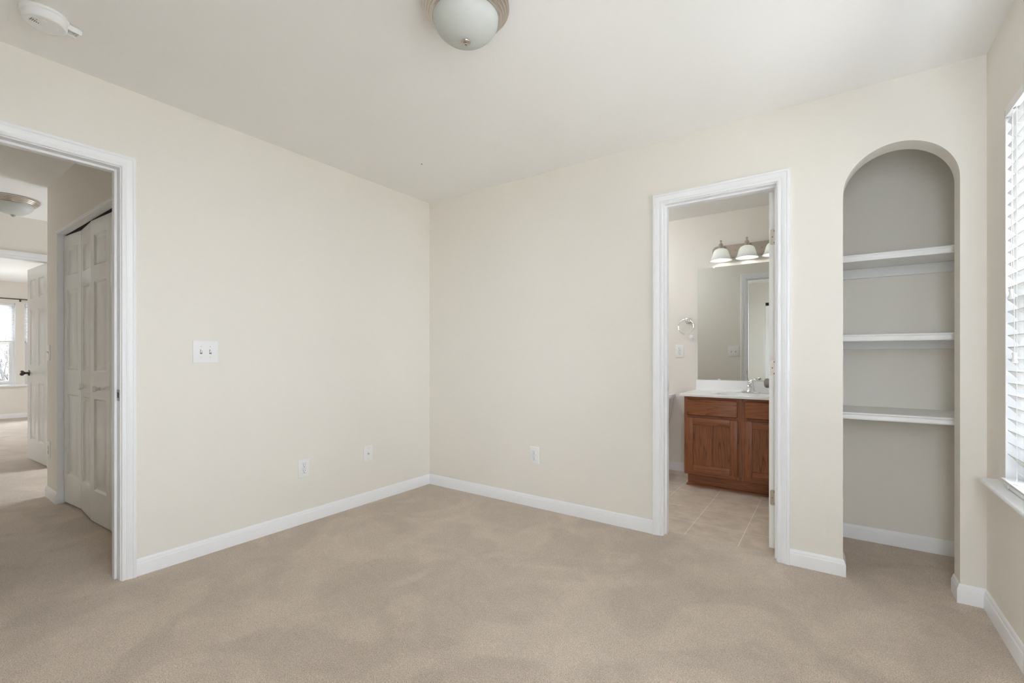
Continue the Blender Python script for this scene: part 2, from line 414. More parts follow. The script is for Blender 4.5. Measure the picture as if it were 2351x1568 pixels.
# ---- trim
CAS = [(0, 0), (0, .009), (.002, .011), (.011, .011), (.013, .0085), (.016, .0085), (.019, .011), (.030, .0145), (.040, .0165), (.0425, .015), (.0445, .0175), (.053, .0185), (.056, .017), (.057, .014), (.057, 0)]
BAS = [(0, -.01), (.012, -.01), (.012, .060), (.0105, .065), (.0085, .067), (.0085, .070), (.0065, .076), (.004, .082), (.002, .084), (0, .084)]
def casing(mb, axis, p, N, a0, a1, top):
    P = (lambda u, z: (p, u, z)) if axis == 'X' else (lambda u, z: (u, p, z))
    path = [P(a0, -.005), P(a0, top), P(a1, top), P(a1, -.005)]
    Nv = Vector(N); d = Vector(path[1])-Vector(path[0]); off = Nv.cross(d.normalized())
    out = Vector(P(a0-1, 0))-Vector(P(a0, 0))
    mb.sweep(path, N, CAS, 1 if off.dot(out) > 0 else -1)
def jambs(mb, axis, p0, p1, a0, a1, top, th=.018, stop=None, zb=-.005):
    """lining inside an opening whose clear faces are a0, a1, top"""
    def bx(u0, u1, z0, z1, q0=p0, q1=p1):
        (mb.box(q0, q1, u0, u1, z0, z1, .001, seg=1) if axis == 'X' else mb.box(u0, u1, q0, q1, z0, z1, .001, seg=1))
    bx(a0-th, a0, zb, top+th); bx(a1, a1+th, zb, top+th); bx(a0, a1, top, top+th)
    if stop:
        s0, s1 = stop
        bx(a0, a0+.011, zb, top-.0, s0, s1); bx(a1-.011, a1, zb, top, s0, s1); bx(a0+.011, a1-.011, top-.011, top, s0, s1)

# trim_1: hall doorway
JY0, JY1, JZ = -.030, .732, 2.040
mb = MB(); casing(mb, 'X', XL, (1, 0, 0), JY0-.005, JY1+.005, JZ+.005)
t1 = struct(mb.build('trim_1', 'trim'), 'white moulded casing around the hall doorway', 'door casing')
mb = MB(); jambs(mb, 'X', XL-T, XL, JY0, JY1, JZ, stop=(XL-.080, XL-.043)); mb.build('jamb', 'trim', t1)
mb = MB(); casing(mb, 'X', XL-T, (-1, 0, 0), JY0-.005, JY1+.005, JZ+.005); mb.build('hall_side_casing', 'trim', t1)
mb = MB(); mb.box(XL-.040, XL-.004, JY1-.0015, JY1+.001, .888, .944, .0008, seg=1); mb.box(XL-.031, XL-.013, JY1-.002, JY1+.001, .903, .930, mi=1)
tag(mb.build('strike_plate', ['strike', 'dark'], t1), 'grey metal strike plate')
# trim_2: bathroom doorway
KX0, KX1, KZ = -.853, -.247, 2.047
mb = MB(); casing(mb, 'Y', YB, (0, -1, 0), KX0-.006, KX1+.006, KZ+.006)
t2 = struct(mb.build('trim_2', 'trim'), 'white moulded casing around the bathroom doorway', 'door casing')
mb = MB(); jambs(mb, 'Y', YB, YB+T, KX0, KX1, KZ, stop=(YB+.035, YB+.075), zb=-.012); mb.build('jamb', 'trim', t2)
mb = MB(); casing(mb, 'Y', YB+T, (0, 1, 0), KX0-.006, KX1+.006, KZ+.006); mb.build('bathroom_side_casing', 'trim', t2)
mb = MB(); mb.box(KX0-.001, KX0+.0015, YB+.078, YB+.112, .888, .944, .0008, seg=1); mb.box(KX0, KX0+.002, YB+.086, YB+.104, .903, .930, mi=1)
mb.build('strike_plate', ['steel', 'dark'], t2)
# trim_3: second bedroom doorway
mb = MB(); casing(mb, 'X', FX, (1, 0, 0), DY0+.013, DY1-.013, 2.047)
t3 = struct(mb.build('trim_3', 'trim'), 'white casing around the second bedroom doorway at the end of the hall', 'door casing')
mb = MB(); jambs(mb, 'X', FX-T, FX, DY0+.018, DY1-.018, 2.042, stop=(FX-.07, FX-.04)); mb.build('jamb', 'trim', t3)
mb = MB(); casing(mb, 'X', FX-T, (-1, 0, 0), DY0+.013, DY1-.013, 2.047); mb.build('bedroom_side_casing', 'trim', t3)
# trim_4: lining of the hall closet opening
mb = MB()
mb.box(-4.774, -4.766, CY-.002, CY+.046, 0, 2.036, .001, seg=1); mb.box(-3.383, -3.375, CY-.002, CY+.046, 0, 2.036, .001, seg=1)
mb.box(-4.774, -3.375, CY-.002, CY+.046, 2.026, 2.036, .001, seg=1)
mb.box(-4.780, -3.369, CY-.006, CY+.002, 2.034, 2.044, .0015, seg=1)
struct(mb.build('trim_4', 'trim'), 'white lining strip around the hall closet opening', 'closet trim')
# baseboards
def base(name, pts, side, label, z=0):
    mb = MB(); mb.sweep([(x, y, z) for x, y in pts], (0, 0, 1), BAS, side)
    return struct(mb.build(name, 'trim'), label, 'baseboard')
base('baseboard_left', [(XL, JY1+.062), (XL, YB)], -1, 'white baseboard under the left wall between hall doorway and corner')
base('baseboard_far', [(XL+.012, YB), (KX0-.063, YB)], -1, 'white baseboard between the room corner and the bathroom doorway')
base('baseboard_pier', [(KX1+.063, YB), (AX0, YB), (AX0, YB+T)], -1, 'short white baseboard between bathroom doorway and arched niche')
base('baseboard_right', [(XR, YR), (XR, YB), (AX1, YB), (AX1, YB+T)], 1, 'white baseboard under the window wall, turning into the niche')
base('baseboard_niche', [(XR, NB), (-.005, NB)], 1, 'white baseboard across the rear of the niche')
base('baseboard_rear', [(XL, YR), (-1.0, YR)], 1, 'white baseboard under the wall behind the viewer')
base('baseboard_bathroom', [(-1.05, BB), (-2.2, BB)], 1, 'white baseboard behind the toilet in the bathroom', -.008)
base('baseboard_bathroom_door', [(-2.2, YB+T), (KX0-.063, YB+T)], 1, 'white baseboard on the bathroom side of the doorway wall', -.008)
base('baseboard_hall_closet', [(CXC, 2.9), (CXC, CY), (-4.766, CY), (-4.766, CY+.036)], -1, 'white baseboard wrapping the closet corner in the hall')
base('baseboard_second_bedroom', [(BW, -1.6), (BW, 3.2)], -1, 'white baseboard under the second bedroom windows')
base('baseboard_hall_end', [(FX, 2.9), (FX, DY1+.05)], 1, 'white baseboard on the hall wall past the closet')

# ---- panel doors
def panel_door(mb, w, h, t, cols, rows):
    """slab 0..w, 0..t, 0..h with raised panels on both faces"""
    us = sorted({0, w, *[c for p in cols for c in p]}); vs = sorted({0, h, *[c for p in rows for c in p]})
    for y, sg in ((0, 1), (t, -1)):
        for u0, u1 in zip(us, us[1:]):
            for v0, v1 in zip(vs, vs[1:]):
                if (u0, u1) in cols and (v0, v1) in rows:
                    prev = None
                    for ins, dep in ((0, 0), (.012, .010), (.018, .010), (.040, .002)):
                        r = [(u0+ins, y+sg*dep, v0+ins), (u1-ins, y+sg*dep, v0+ins), (u1-ins, y+sg*dep, v1-ins), (u0+ins, y+sg*dep, v1-ins)]
                        if prev:
                            for k in range(4): mb.quad([prev[k], prev[(k+1) % 4], r[(k+1) % 4], r[k]])
                        prev = r
                    mb.quad(prev)
                else: mb.quad([(u0, y, v0), (u1, y, v0), (u1, y, v1), (u0, y, v1)])
    for a, b in (((0, 0), (w, 0)), ((w, 0), (w, h)), ((w, h), (0, h)), ((0, h), (0, 0))):
        mb.quad([(a[0], 0, a[1]), (b[0], 0, b[1]), (b[0], t, b[1]), (a[0], t, a[1])])
    bmesh.ops.remove_doubles(mb.bm, verts=mb.bm.verts, dist=1e-5)
ROWS = [(.205, .815), (.995, 1.595), (1.70, 1.905)]
def knob_mb(mb, c, sgn, axis='Y', k=1.0):
    prof = [(0, 0), (.032, 0), (.032, .004), (.026, .008), (.012, .012), (.011, .030), (.016, .036), (.026, .044), (.0285, .054), (.026, .064), (.016, .070), (0, .072)]
    mb.lathe([(r*k, sgn*h*k) for r, h in prof], c, axis, 28)
def hinge(name, parent, x0, x1, y, z0, z1):
    mb = MB(); r = .010; pts = []
    for cx, cz, a0 in ((x0+r, z0+r, PI), (x0+r, z1-r, PI/2)):
        pts.append([(cx+r*math.cos(a0+s*PI/2*i/5), cz+r*math.sin(a0+s*PI/2*i/5)) for s in (1,) for i in range(6)])
    poly = [(x1, z0)] + [(x, z) for x, z in reversed(pts[0])] + [(x, z) for x, z in reversed(pts[1])] + [(x1, z1)]
    mb.prism(poly, y-.002, y+.001, 'XZ')
    for fx, fz in ((.68, .13), (.36, .5), (.68, .87)):
        cx, cz = x0+(x1-x0)*fx, z0+(z1-z0)*fz
        mb.lathe([(0, -.0035), (.0025, -.003), (.0035, -.002)], (cx, y, cz), 'Y', 12, mi=1)
    mb.tube([(x1+.004, y-.001, z0), (x1+.004, y-.001, z1)], .005, 12)
    return tag(mb.build(name, ['nickel', 'grey'], parent), 'satin nickel hinge leaf with three screws')
# door_1: bathroom door, open 90 degrees into the bathroom
mb = MB(); panel_door(mb, .600, 2.022, .035, [(.095, .26), (.34, .505)], ROWS)
d1 = struct(mb.build('door_1', 'door', matrix=Matrix.Translation((-.259, 2.972, .020)) @ Matrix.Rotation(PI/2, 4, 'Z')), 'white bathroom door standing open, seen edge on by its hinges', 'door')
for za, zb in ((1.742, 1.831), (.999, 1.088), (.262, .350)): hinge('hinge', d1, -.288, -.259, 2.972, za, zb)
for cx_, sg in ((-.294, -1), (-.259, 1)):
    mb = MB(); knob_mb(mb, (cx_, 3.505, .928), sg, 'X', 1.16); tag(mb.build('knob', 'strike', d1), 'dull grey metal round knob')
# door_2: second bedroom door, open into that bedroom
mb = MB(); panel_door(mb, .711, 2.025, .035, [(.105, .305), (.406, .606)], ROWS)
hx, hy, ang = -6.405, 1.062, math.radians(180+2.6)
Md2 = Matrix.Translation((hx, hy, .014)) @ Matrix.Rotation(ang, 4, 'Z') @ Matrix.Translation((0, -.035, 0))
d2 = struct(mb.build('door_2', 'door', matrix=Md2), 'white six panel door standing open at the end of the hall', 'door')
for yy, sg in ((.035, 1), (0, -1)):
    mb = MB(); knob_mb(mb, (.711-.065, yy, .915), sg); tag(mb.build('knob', 'bronze', d2, matrix=Md2), 'dark bronze knob')
# bifold closet doors
def bifold_mesh():
    mb = MB(); panel_door(mb, .343, 2.002, .030, [(.062, .281)], ROWS); return mb.build('closet_door', 'door')
bif = bifold_mesh()
def knob_small(mb, c): mb.lathe([(0, 0), (.012, 0), (.009, -.006), (.008, -.014), (.015, -.022), (.019, -.029), (.016, -.036), (.008, -.039), (0, -.040)], c, 'Y', 24)
def place_leaf(a, b, z, label, knob=False, first=False, group=None):
    o = bif if first else bif.copy()
    if not first: COL.objects.link(o)
    o.location = (a[0], a[1], z); o.rotation_euler = (0, 0, math.atan2(b[1]-a[1], b[0]-a[0]))
    tag(o, label, 'closet door', group, None)
    if knob:
        mb = MB(); knob_small(mb, (.1715, 0, .885)); k = mb.build('knob', 'plastic', o); tag(k, 'small round white knob')
    return o
G = 'bifold leaves of the hall closet'
place_leaf((-4.762, .881), (-4.420, .9066), .012, 'white bifold leaf hinged at the left jamb of the hall closet, without a knob', first=True, group=G)
place_leaf((-4.418, .9070), (-4.076, .8855), .012, 'narrow looking white bifold leaf angled forward, second from the left jamb', True, group=G)
place_leaf((-4.070, .882), (-3.728, .900), .012, 'white bifold leaf nearest the bedroom doorway, with knob, at the hall closet', True, group=G)
place_leaf((-3.726, .9005), (-3.384, .884), .012, 'white bifold leaf mostly hidden behind the bedroom doorway casing', group=G)
mb = MB(); mb.box(-4.765, -3.384, CY+.052, CY+.078, 2.018, 2.036)
tag(mb.build('closet_track', 'dark'), 'dark metal track above the hall bifold leaves', 'door track')
G2 = 'bifold leaves of the closet reflected in the bathroom mirror'
for i in range(2):
    a = -.995+.346*i
    o = bif.copy(); COL.objects.link(o); o.location = (a+.343, YR-.045, .03); o.rotation_euler = (0, 0, PI)
    tag(o, 'white bifold leaf of the closet behind the viewer, seen in the mirror', 'closet door', G2)
wall('wall_rear_closet', 'Y', -.95, -.90, -1.2, -.2, label='inside of the closet behind the viewer')
wall('wall_rear_closet_side', 'X', -1.2, -1.15, -.90, YR-T, label='left inside of the closet behind the viewer')
wall('wall_rear_closet_end', 'X', -.20, -.15, -.95, YR-T, label='right inside of the closet behind the viewer')

# ---- windows
def window_unit(name, axis_sign, xin, xout, hole, label, screen=True, meeting=None):
    """vinyl double hung unit in hole (y0,y1,z0,z1); xin = room side plane of the frame, xout = outer plane"""
    y0, y1, z0, z1 = hole; mb = MB(); f = .04
    xs = sorted((xin, xout))
    mb.box(*xs, y0, y0+f, z0, z1, .003); mb.box(*xs, y1-f, y1, z0, z1, .003); mb.box(*xs, y0+f, y1-f, z0, z0+f, .003); mb.box(*xs, y0+f, y1-f, z1-f, z1, .003)
    root = struct(mb.build(name, 'vinyl'), label, 'window')
    zm = meeting or (z0+z1)/2; s = axis_sign
    a, b, c = xin+s*.012, xin+s*.034, xin+s*.056
    for nm, (xa, xb), (zl, zh) in (('lower_sash', (a, b), (z0+f, zm+.02)), ('upper_sash', (b, c), (zm-.02, z1-f))):
        mb = MB(); q = sorted((xa, xb)); r = .035
        mb.box(*q, y0+f, y0+f+r, zl, zh, .002); mb.box(*q, y1-f-r, y1-f, zl, zh, .002)
        mb.box(*q, y0+f+r, y1-f-r, zl, zl+r, .002); mb.box(*q, y0+f+r, y1-f-r, zh-r, zh, .002)
        so = mb.build(nm, 'vinyl', root)
        mb = MB(); xm = (xa+xb)/2; mb.box(xm-.002, xm+.002, y0+f+r, y1-f-r, zl+r, zh-r); mb.build('pane', 'pane', so)
    if screen:
        mb = MB(); xc = xin+s*.07; mb.box(xc-.0008, xc+.0008, y0+f, y1-f, z0+f, zm); mb.build('screen', 'screen', root)
    return root
for nm, h, lb in (('window_1', W1, 'white double hung window behind the blind on the right wall'), ('fill_window_2', W2, 'second window added to the right wall for more daylight, beside the viewer')):  # the second one is added, unseen, to bring in more daylight
    window_unit(nm, 1, XR+.085, XR+.165, h, lb, meeting=1.315)
    portal('sky_portal', (XR+.20, (h[0]+h[1])/2, (h[2]+h[3])/2), (0, PI/2, 0), h[3]-h[2], h[1]-h[0])
for nm, h, lb in (('window_3', V1, 'bright window in the second bedroom, left of the pair'), ('window_4', V2, 'window in the second bedroom mostly hidden by the open door')):
    window_unit(nm, -1, BW-.06, BW-.14, h, lb, screen=False, meeting=1.335)
    portal('sky_portal', (BW-.19, (h[0]+h[1])/2, (h[2]+h[3])/2), (0, -PI/2, 0), h[3]-h[2], h[1]-h[0])
def fill_window(name, h, y0, y1, label, back=0):  # plain unseen windows, added to let in fill daylight
    x0, x1, z0, z1 = h; mb = MB(); f = .035
    mb.box(x0, x0+f, y0, y1, z0, z1); mb.box(x1-f, x1, y0, y1, z0, z1); mb.box(x0+f, x1-f, y0, y1, z0, z0+f); mb.box(x0+f, x1-f, y0, y1, z1-f, z1)
    o = struct(mb.build(name, 'vinyl'), label, 'window')
    mb = MB(); ym = (y0+y1)/2; mb.box(x0+f, x1-f, ym-.002, ym+.002, z0+f, z1-f); mb.build('pane', 'pane', o)
    portal('sky_portal', ((x0+x1)/2, y1+.04 if back else y0-.03, (z0+z1)/2), (-PI/2 if back else PI/2, 0, 0), x1-x0, z1-z0)
fill_window('fill_window_6', W6, YR-T+.01, YR-T+.06, 'fill light window added in the wall behind the viewer')  # added to light the niche, far wall and carpet
fill_window('fill_window_8', W8, -1.69, -1.64, 'side window added to brighten the second bedroom, outside the view')  # unseen, added to brighten the second bedroom
fill_window('fill_window_7', W9, 2.93, 2.98, 'window added at the end of the hall for fill light, outside the view', 1)  # unseen, added to lift the dim hall
def stool(name, x_wall, s, hole_lo, hole_hi, z, depth_in, proj, horn, label, th=.018):
    mb = MB(); y0, y1 = hole_lo, hole_hi
    xa = x_wall-s*proj; xb = x_wall; xc = x_wall+s*depth_in
    r = th/2
    prof = [(xa+s*r - s*r*math.sin(PI*i/8), z-r+r*math.cos(PI*i/8)) for i in range(9)]
    poly = [(xb, z)] + prof + [(xb, z-th)]
    mb2 = MB()
    A = [mb.bm.verts.new((x, y0-horn+min(.0, 0), zz)) for x, zz in poly]; B = [mb.bm.verts.new((x, y1+horn, zz)) for x, zz in poly]
    n = len(poly); mb.bm.faces.new(A); mb.bm.faces.new(B)
    for i in range(n): mb.bm.faces.new((A[i], A[(i+1) % n], B[(i+1) % n], B[i]))
    mb2.bm.free()
    q = sorted((xb, xc)); mb.box(*q, y0, y1, z-th, z)
    return struct(mb.build(name, 'trim'), label, 'window sill')
stool('trim_5', XR, 1, W1[0], W1[1], .603, .09, .055, .104, 'white rounded window sill on the right wall under the blind')
stool('trim_6', XR, 1, W2[0], W2[1], .603, .09, .055, .08, 'white sill of the added window beside the viewer')
stool('trim_7', BW, -1, V1[0], V2[1], .600, .0, .05, .06, 'white sill board under both second bedroom windows', .045)
for i, h in enumerate((V1, V2)):
    mb = MB(); mb.box(BW-.14, BW+.002, h[1]-.004, h[1]+.002, h[2], h[3]); mb.box(BW-.14, BW+.002, h[0]-.002, h[0]+.004, h[2], h[3]); mb.box(BW-.14, BW+.002, h[0], h[1], h[3]-.004, h[3]+.002); mb.box(BW-.14, BW+.002, h[0], h[1], h[2]-.002, h[2]+.004)
    struct(mb.build('trim_%d' % (8+i), 'trim'), ['white reveal around the left window of the second bedroom', 'white reveal around the right window of the second bedroom'][i], 'window trim')
for i, h in enumerate((W1, W2)):
    mb = MB(); mb.box(XR+.0005, XR+.17, h[1]-.002, h[1]+.001, h[2], h[3]); mb.box(XR+.0005, XR+.17, h[0]-.001, h[0]+.002, h[2], h[3]); mb.box(XR+.0005, XR+.17, h[0], h[1], h[3]-.002, h[3]+.001)
    struct(mb.build('trim_%d' % (10+i), 'trim'), ['white painted reveal of the window behind the blind', 'white painted reveal of the added window beside the viewer'][i], 'window trim')

# ---- outdoors
mb = MB(); mb.box(-60, -12.6, -40, 40, -3.3, -3.2); struct(mb.build('ground', 'lawn'), 'pale winter lawn outside the second bedroom', 'lawn')
mb = MB(); mb.box(1.2, 40, -40, 40, -3.3, -3.2); struct(mb.build('ground_right', 'lawn'), 'pale winter lawn outside the right window', 'lawn')

# ================================================================== THINGS
# ---- blinds
def blind(h, label, cords=True, tilt_deg=-50):
    y0, y1, z0, z1 = h; ya, yb = y0+.014, y1-.014
    root = thing('window_blind', label, 'blind', (XR, (y0+y1)/2, z1), 0)
    inv = Matrix.Translation((-XR, -(y0+y1)/2, -z1))
    mb = MB(); mb.box(XR-.002, XR+.052, ya, yb-.004, z1-.036, z1-.003, .002)
    mb.box(XR-.005, XR-.001, ya, yb-.004, z1-.038, z1-.001, .0015)
    mb.lathe([(0, 0), (.012, 0)], (XR+.010, yb-.085, z1-.0364), 'Z', 20, mi=1)
    mb.build('headrail', ['blind', 'grey'], root, matrix=inv)
    mb = MB(); mb.box(XR-.003, XR+.005, yb-.002, yb+.008, z1-.034, z1-.004, .001, seg=1); tag(mb.build('gap_shade_block', 'bronze', root, matrix=inv), 'dark block standing in for shade in the headrail end gap')  # dark block put in for the shade between headrail and reveal
    mb = MB(); z = z1-.075; tilt = math.radians(tilt_deg); n = 0
    while z > z0+.065:
        hw = .025; cx = XR+.003+hw*math.cos(tilt); pr = []
        for k in range(7):
            u = -1+k/3; pr.append((cx+hw*u*math.cos(tilt), z+hw*u*math.sin(tilt)+.0022*(1-u*u)))
        poly = [(x, zz+.0013) for x, zz in pr] + [(x, zz-.0013) for x, zz in reversed(pr)]
        A = [mb.bm.verts.new((x, ya+.003, zz)) for x, zz in poly]; B = [mb.bm.verts.new((x, yb-.003, zz)) for x, zz in poly]
        m = len(poly); mb.bm.faces.new(A); mb.bm.faces.new(B)
        for i in range(m): mb.bm.faces.new((A[i], A[(i+1) % m], B[(i+1) % m], B[i]))
        z -= .0462
    mb.build('slats', 'slat', root, matrix=inv)
    mb = MB(); mb.box(XR-.010, XR+.032, ya+.008, yb-.008, z0+.0065, z0+.022, .002); mb.build('bottom_rail', 'blind', root, matrix=inv)
    mb = MB(); mb.box(XR-.016, XR+.036, ya, yb, z0+.0315, z0+.0345, .001, seg=1); mb.box(XR+.006, XR+.016, ya+.02, yb-.02, z0+.022, z0+.032); mb.build('bottom_slat', 'blind', root, matrix=inv)
    for yy in (yb-.12, (ya+yb)/2, ya+.12):
        mb = MB()
        for xx in (XR+.0005, XR+.0535): mb.tube([(xx, yy, z1-.04), (xx, yy, z0+.04)], .0009, 6)
        for k in range(30):
            zz = z1-.078-.0462*k
            if zz > z0+.06: mb.tube([(XR+.0005, yy, zz-.0265*math.sin(tilt)), (XR+.0535, yy, zz+.0265*math.sin(tilt))], .0006, 5)
        mb.build('ladder_cord', 'cord', root, matrix=inv)
    if cords:
        mb = MB(); mb.tube([(XR+.006, yb-.083, z1-.034), (XR-.003, yb-.084, z1-.055), (XR-.006, yb-.088, z1-.4), (XR-.008, yb-.096, 1.36)], .0011, 6)
        mb.build('lift_cord', 'cord', root, matrix=inv); mb = MB()
        mb.tube([(XR+.007, yb-.086, z1-.034), (XR-.003, yb-.088, z1-.055), (XR-.006, yb-.102, z1-.4), (XR-.008, yb-.134, 1.12)], .0011, 6)
        mb.build('lift_cord', 'cord', root, matrix=inv); mb = MB()
        mb.tube([(XR+.002, yb-.02-.12, z0+.036), (XR-.012, yb-.12, z0+.034), (XR-.018, yb-.10, z0+.024)], .0018, 6)
        mb.tube([(XR-.018+.0*math.cos(a), yb-.10+.007*math.cos(a), z0+.018+.006*math.sin(a)) for a in [2*PI*i/16 for i in range(16)]], .0015, 6, closed=True)
        mb.build('cord_loop', 'cord', root, matrix=inv)
        prof = [(0, .019), (.006, .019), (.007, .015), (.005, .006), (.006, -.004), (.009, -.013), (.0095, -.017), (.007, -.019), (0, -.019)]
        for yy, zz in ((yb-.098, 1.342), (yb-.136, 1.104)):
            mb = MB(); mb.lathe([(r*1.1, q*1.0) for r, q in prof], (XR-.008, yy+.002, zz), 'Z', 20); mb.build('tassel', 'plastic', root, matrix=inv)
    return root
blind(W1, 'white slatted blind in the window by the shelf niche, cords hanging')
blind(W2, 'white slatted blind in the added window beside the viewer', False, 4)
def half_blind(h, label):
    y0, y1, z0, z1 = h; root = thing('window_blind', label, 'blind', (BW-.03, (y0+y1)/2, z1)); inv = Matrix.Translation((BW*-1+.03, -(y0+y1)/2, -z1))
    mb = MB(); mb.box(BW-.055, BW-.008, y0+.01, y1-.01, z1-.05, z1-.006, .002); mb.build('headrail', 'blind', root, matrix=inv)
    mb = MB(); z = z1-.075
    while z > 1.40:
        mb.prism([(BW-.052, z-.004), (BW-.010, z+.004), (BW-.010, z+.0065), (BW-.052, z-.0015)], y0+.014, y1-.014, 'XZ'); z -= .042
    mb.build('slats', 'slat', root, matrix=inv)
    mb = MB(); mb.box(BW-.056, BW-.006, y0+.012, y1-.012, 1.352, 1.385, .003); mb.build('bottom_rail', 'blind', root, matrix=inv)
half_blind(V1, 'half raised white blind in the left window of the second bedroom')
half_blind(V2, 'half raised white blind in the window behind the open door of the second bedroom')
mb = MB(); mb.tube([(BW+.08, .45, 2.128), (BW+.08, 2.85, 2.128)], .0095, 12); r = mb.build('curtain_rod', 'bronze'); tag(r, 'thin dark curtain rod above the second bedroom windows', 'curtain rod')
for yy in (.5, 1.645, 2.8):
    mb = MB(); mb.box(BW, BW+.085, yy-.006, yy+.006, 2.115, 2.122); mb.box(BW, BW+.006, yy-.012, yy+.012, 2.09, 2.14); mb.build('bracket', 'bronze', r)

# ---- ceiling lights
def ceiling_light(name, loc, label):
    root = thing(name, label, 'ceiling light', loc, 0, 'flush ceiling lights with nickel pans')
    mb = MB(); mb.lathe([(0, 0), (.160, 0), (.1635, -.003), (.1635, -.008)] + [(.1635-.0084*k-.0084*t+.0042*math.sin(PI*t), -.008-.0105*k-.0105*t-.0030*math.sin(PI*t)) for k in range(4) for t in (.08, .25, .5, .75, .92)] + [(.129, -.052), (.1255, -.0525), (.1245, -.048), (0, -.048)], seg=96)
    mb.build('pan', 'nickel', root, angle=28)
    mb = MB(); pr = [(.1245*math.cos(a), -.050-.088*math.sin(a)) for a in [PI/2*i/16 for i in range(17)]]; mb.lathe([(.1245, -.046)]+pr, seg=64)
    mb.build('glass_shade', 'glassdome', root)
    mb = MB(); mb.lathe([(0, -.134), (.0165, -.136), (.0178, -.139), (.0165, -.1425), (.0125, -.144), (.0125, -.1465), (.0085, -.148), (.0080, -.151), (.004, -.153), (0, -.1535)], seg=28)
    mb.build('finial', 'nickel', root); return root
cl = ceiling_light('ceiling_light', (-1.137, 1.317, H), 'flush ceiling light in the bedroom, ribbed nickel pan and frosted dome')
dup(cl, (-5.665, .735, H), 0, 'flush ceiling light in the hall, seen through the left doorway')
bl = thing('bathroom_fill_light', 'round fill light added on the bathroom ceiling, outside the view', 'ceiling light', (-1.86, 3.72, H))  # unseen lamp added to brighten the bathroom
mb = MB(); mb.lathe([(0, 0), (.165, 0), (.165, -.02), (.150, -.024), (0, -.024)], seg=48); mb.build('pan', 'nickel', bl)
mb = MB(); mb.lathe([(.145, -.022), (.150, -.055), (.138, -.090), (.11, -.112), (.06, -.128), (0, -.132)], seg=40); mb.build('glass_shade', 'lamp', bl)
# ---- smoke detector
sd = thing('smoke_detector', 'round white smoke detector on the ceiling above the hall doorway', 'smoke detector', (-2.510, .410, H), math.radians(100))
mb = MB(); mb.lathe([(0, 0), (.068, 0), (.070, -.003), (.070, -.010), (.066, -.013), (0, -.013)], seg=64); mb.build('mounting_base', 'plastic', sd)
mb = MB(); mb.lathe([(.0, -.011), (.0645, -.011), (.0642, -.034), (.0632, -.039), (.0605, -.0418), (.057, -.0425), (.053, -.0420)] + [(.048-.006*k-q, -.0420+h) for k in range(5) for q, h in ((0, 0), (.002, .0004), (.004, .0004), (.0055, 0))] + [(0, -.0420)], seg=64)
for k in range(5):
    h_ = .019*(1-.18*k); mb.box(-.041+.0058*k, -.0392+.0058*k, -.002+.010-h_, -.002+.010, -.0435, -.040, mi=1)
mb.lathe([(0, -.0436), (.0016, -.0436), (.0016, -.0405)], (-.028, -.014, 0), 'Z', 10, mi=1)
mb.lathe([(.0105, -.0405), (.0115, -.0438), (0, -.0446)], (-.012, -.024, 0), 'Z', 28)
mb.build('housing', ['plastic', 'grey'], sd)
mb = MB()
mb.box(.056, .102, -.027, -.0215, -.026, -.004, .0015); mb.box(.056, .102, .0165, .022, -.026, -.004, .0015); mb.box(.097, .104, -.027, .022, -.022, -.008, .0015); mb.box(.058, .104, -.0165, .0165, -.0065, -.0035); mb.box(.092, .096, -.0165, .0165, -.018, -.0065)
mb.build('battery_drawer', 'plastic', sd)
# ---- dark speck on the ceiling
mb = MB(); mb.lathe([(0, -.006), (.0035, -.004), (.0045, 0)], (-2.324, 2.225, H), 'Z', 12)
tag(mb.build('ceiling_speck', 'grey'), 'tiny dark speck on the bedroom ceiling near the far corner', 'speck')

# ---- wall plates (built facing -Y, local origin on the wall)
def plate_mb(w, h):
    mb = MB(); mb.box(-w/2, w/2, -.006, .0, -h/2, h/2, .0028, seg=3); return mb
def screw(parent, x, z):
    mb = MB(); mb.lathe([(0, -.0075), (.0022, -.0073), (.0032, -.006)], (x, 0, z), 'Y', 14); mb.box(x-.0026, x+.0026, -.0078, -.0070, z-.0004, z+.0004, mi=1); mb.build('screw', ['plastic', 'grey'], parent)
def outlet(loc, rz, label, cat='outlet'):
    r = thing('power_outlet', label, cat, loc, rz, 'duplex outlets')
    plate_mb(.079, .124).build('plate', 'plastic', r)
    for zz in (.0195, -.0195):
        mb = MB(); pts = []
        for i in range(32):
            a = 2*PI*i/32; x, z = .0172*math.cos(a), .0172*math.sin(a); pts.append((x, max(-.0138, min(.0138, z))+zz))
        mb.prism(pts, -.0085, -.004, 'XZ')
        mb.box(-.0075, -.0055, -.0090, -.0080, zz-.001, zz+.0075, mi=1); mb.box(.0055, .0075, -.0090, -.0080, zz-.000, zz+.0065, mi=1)
        mb.lathe([(0, -.0090), (.0026, -.0090), (.0026, -.0082)], (0, 0, zz-.0075), 'Y', 12, mi=1)
        for sgn in (-1, 1): mb.box(-.015, .015, -.0088, -.0082, zz+sgn*.0137-.0005, zz+sgn*.0137+.0005, mi=2)
        mb.build('receptacle', ['plastic', 'dark', 'grey'], r)
    screw(r, 0, 0); return r
def switch(loc, rz, label, gangs=2):
    r = thing('light_switch', label, 'light switch', loc, rz, 'toggle switch plates')
    plate_mb(.079+.046*(gangs-1), .124).build('plate', 'plastic', r)
    for k in range(gangs):
        x = (k-(gangs-1)/2)*.046
        mb = MB(); mb.box(x-.0055, x+.0055, -.0066, -.0055, -.0125, .0125, mi=1)
        g = MB(); mb.prism([(-.006, -.006), (-.006, .007), (-.016, .0125), (-.017, .0085)], x-.0042, x+.0042, 'YZ')
        g.bm.free(); mb.build('toggle', ['plastic', 'grey'], r)
        screw(r, x, .030); screw(r, x, -.030)
    return r
RX = PI/2     # plate on the left wall faces +X
sw = switch((XL, 1.107, 1.134), RX, 'double toggle switch plate on the left wall beside the hall doorway')
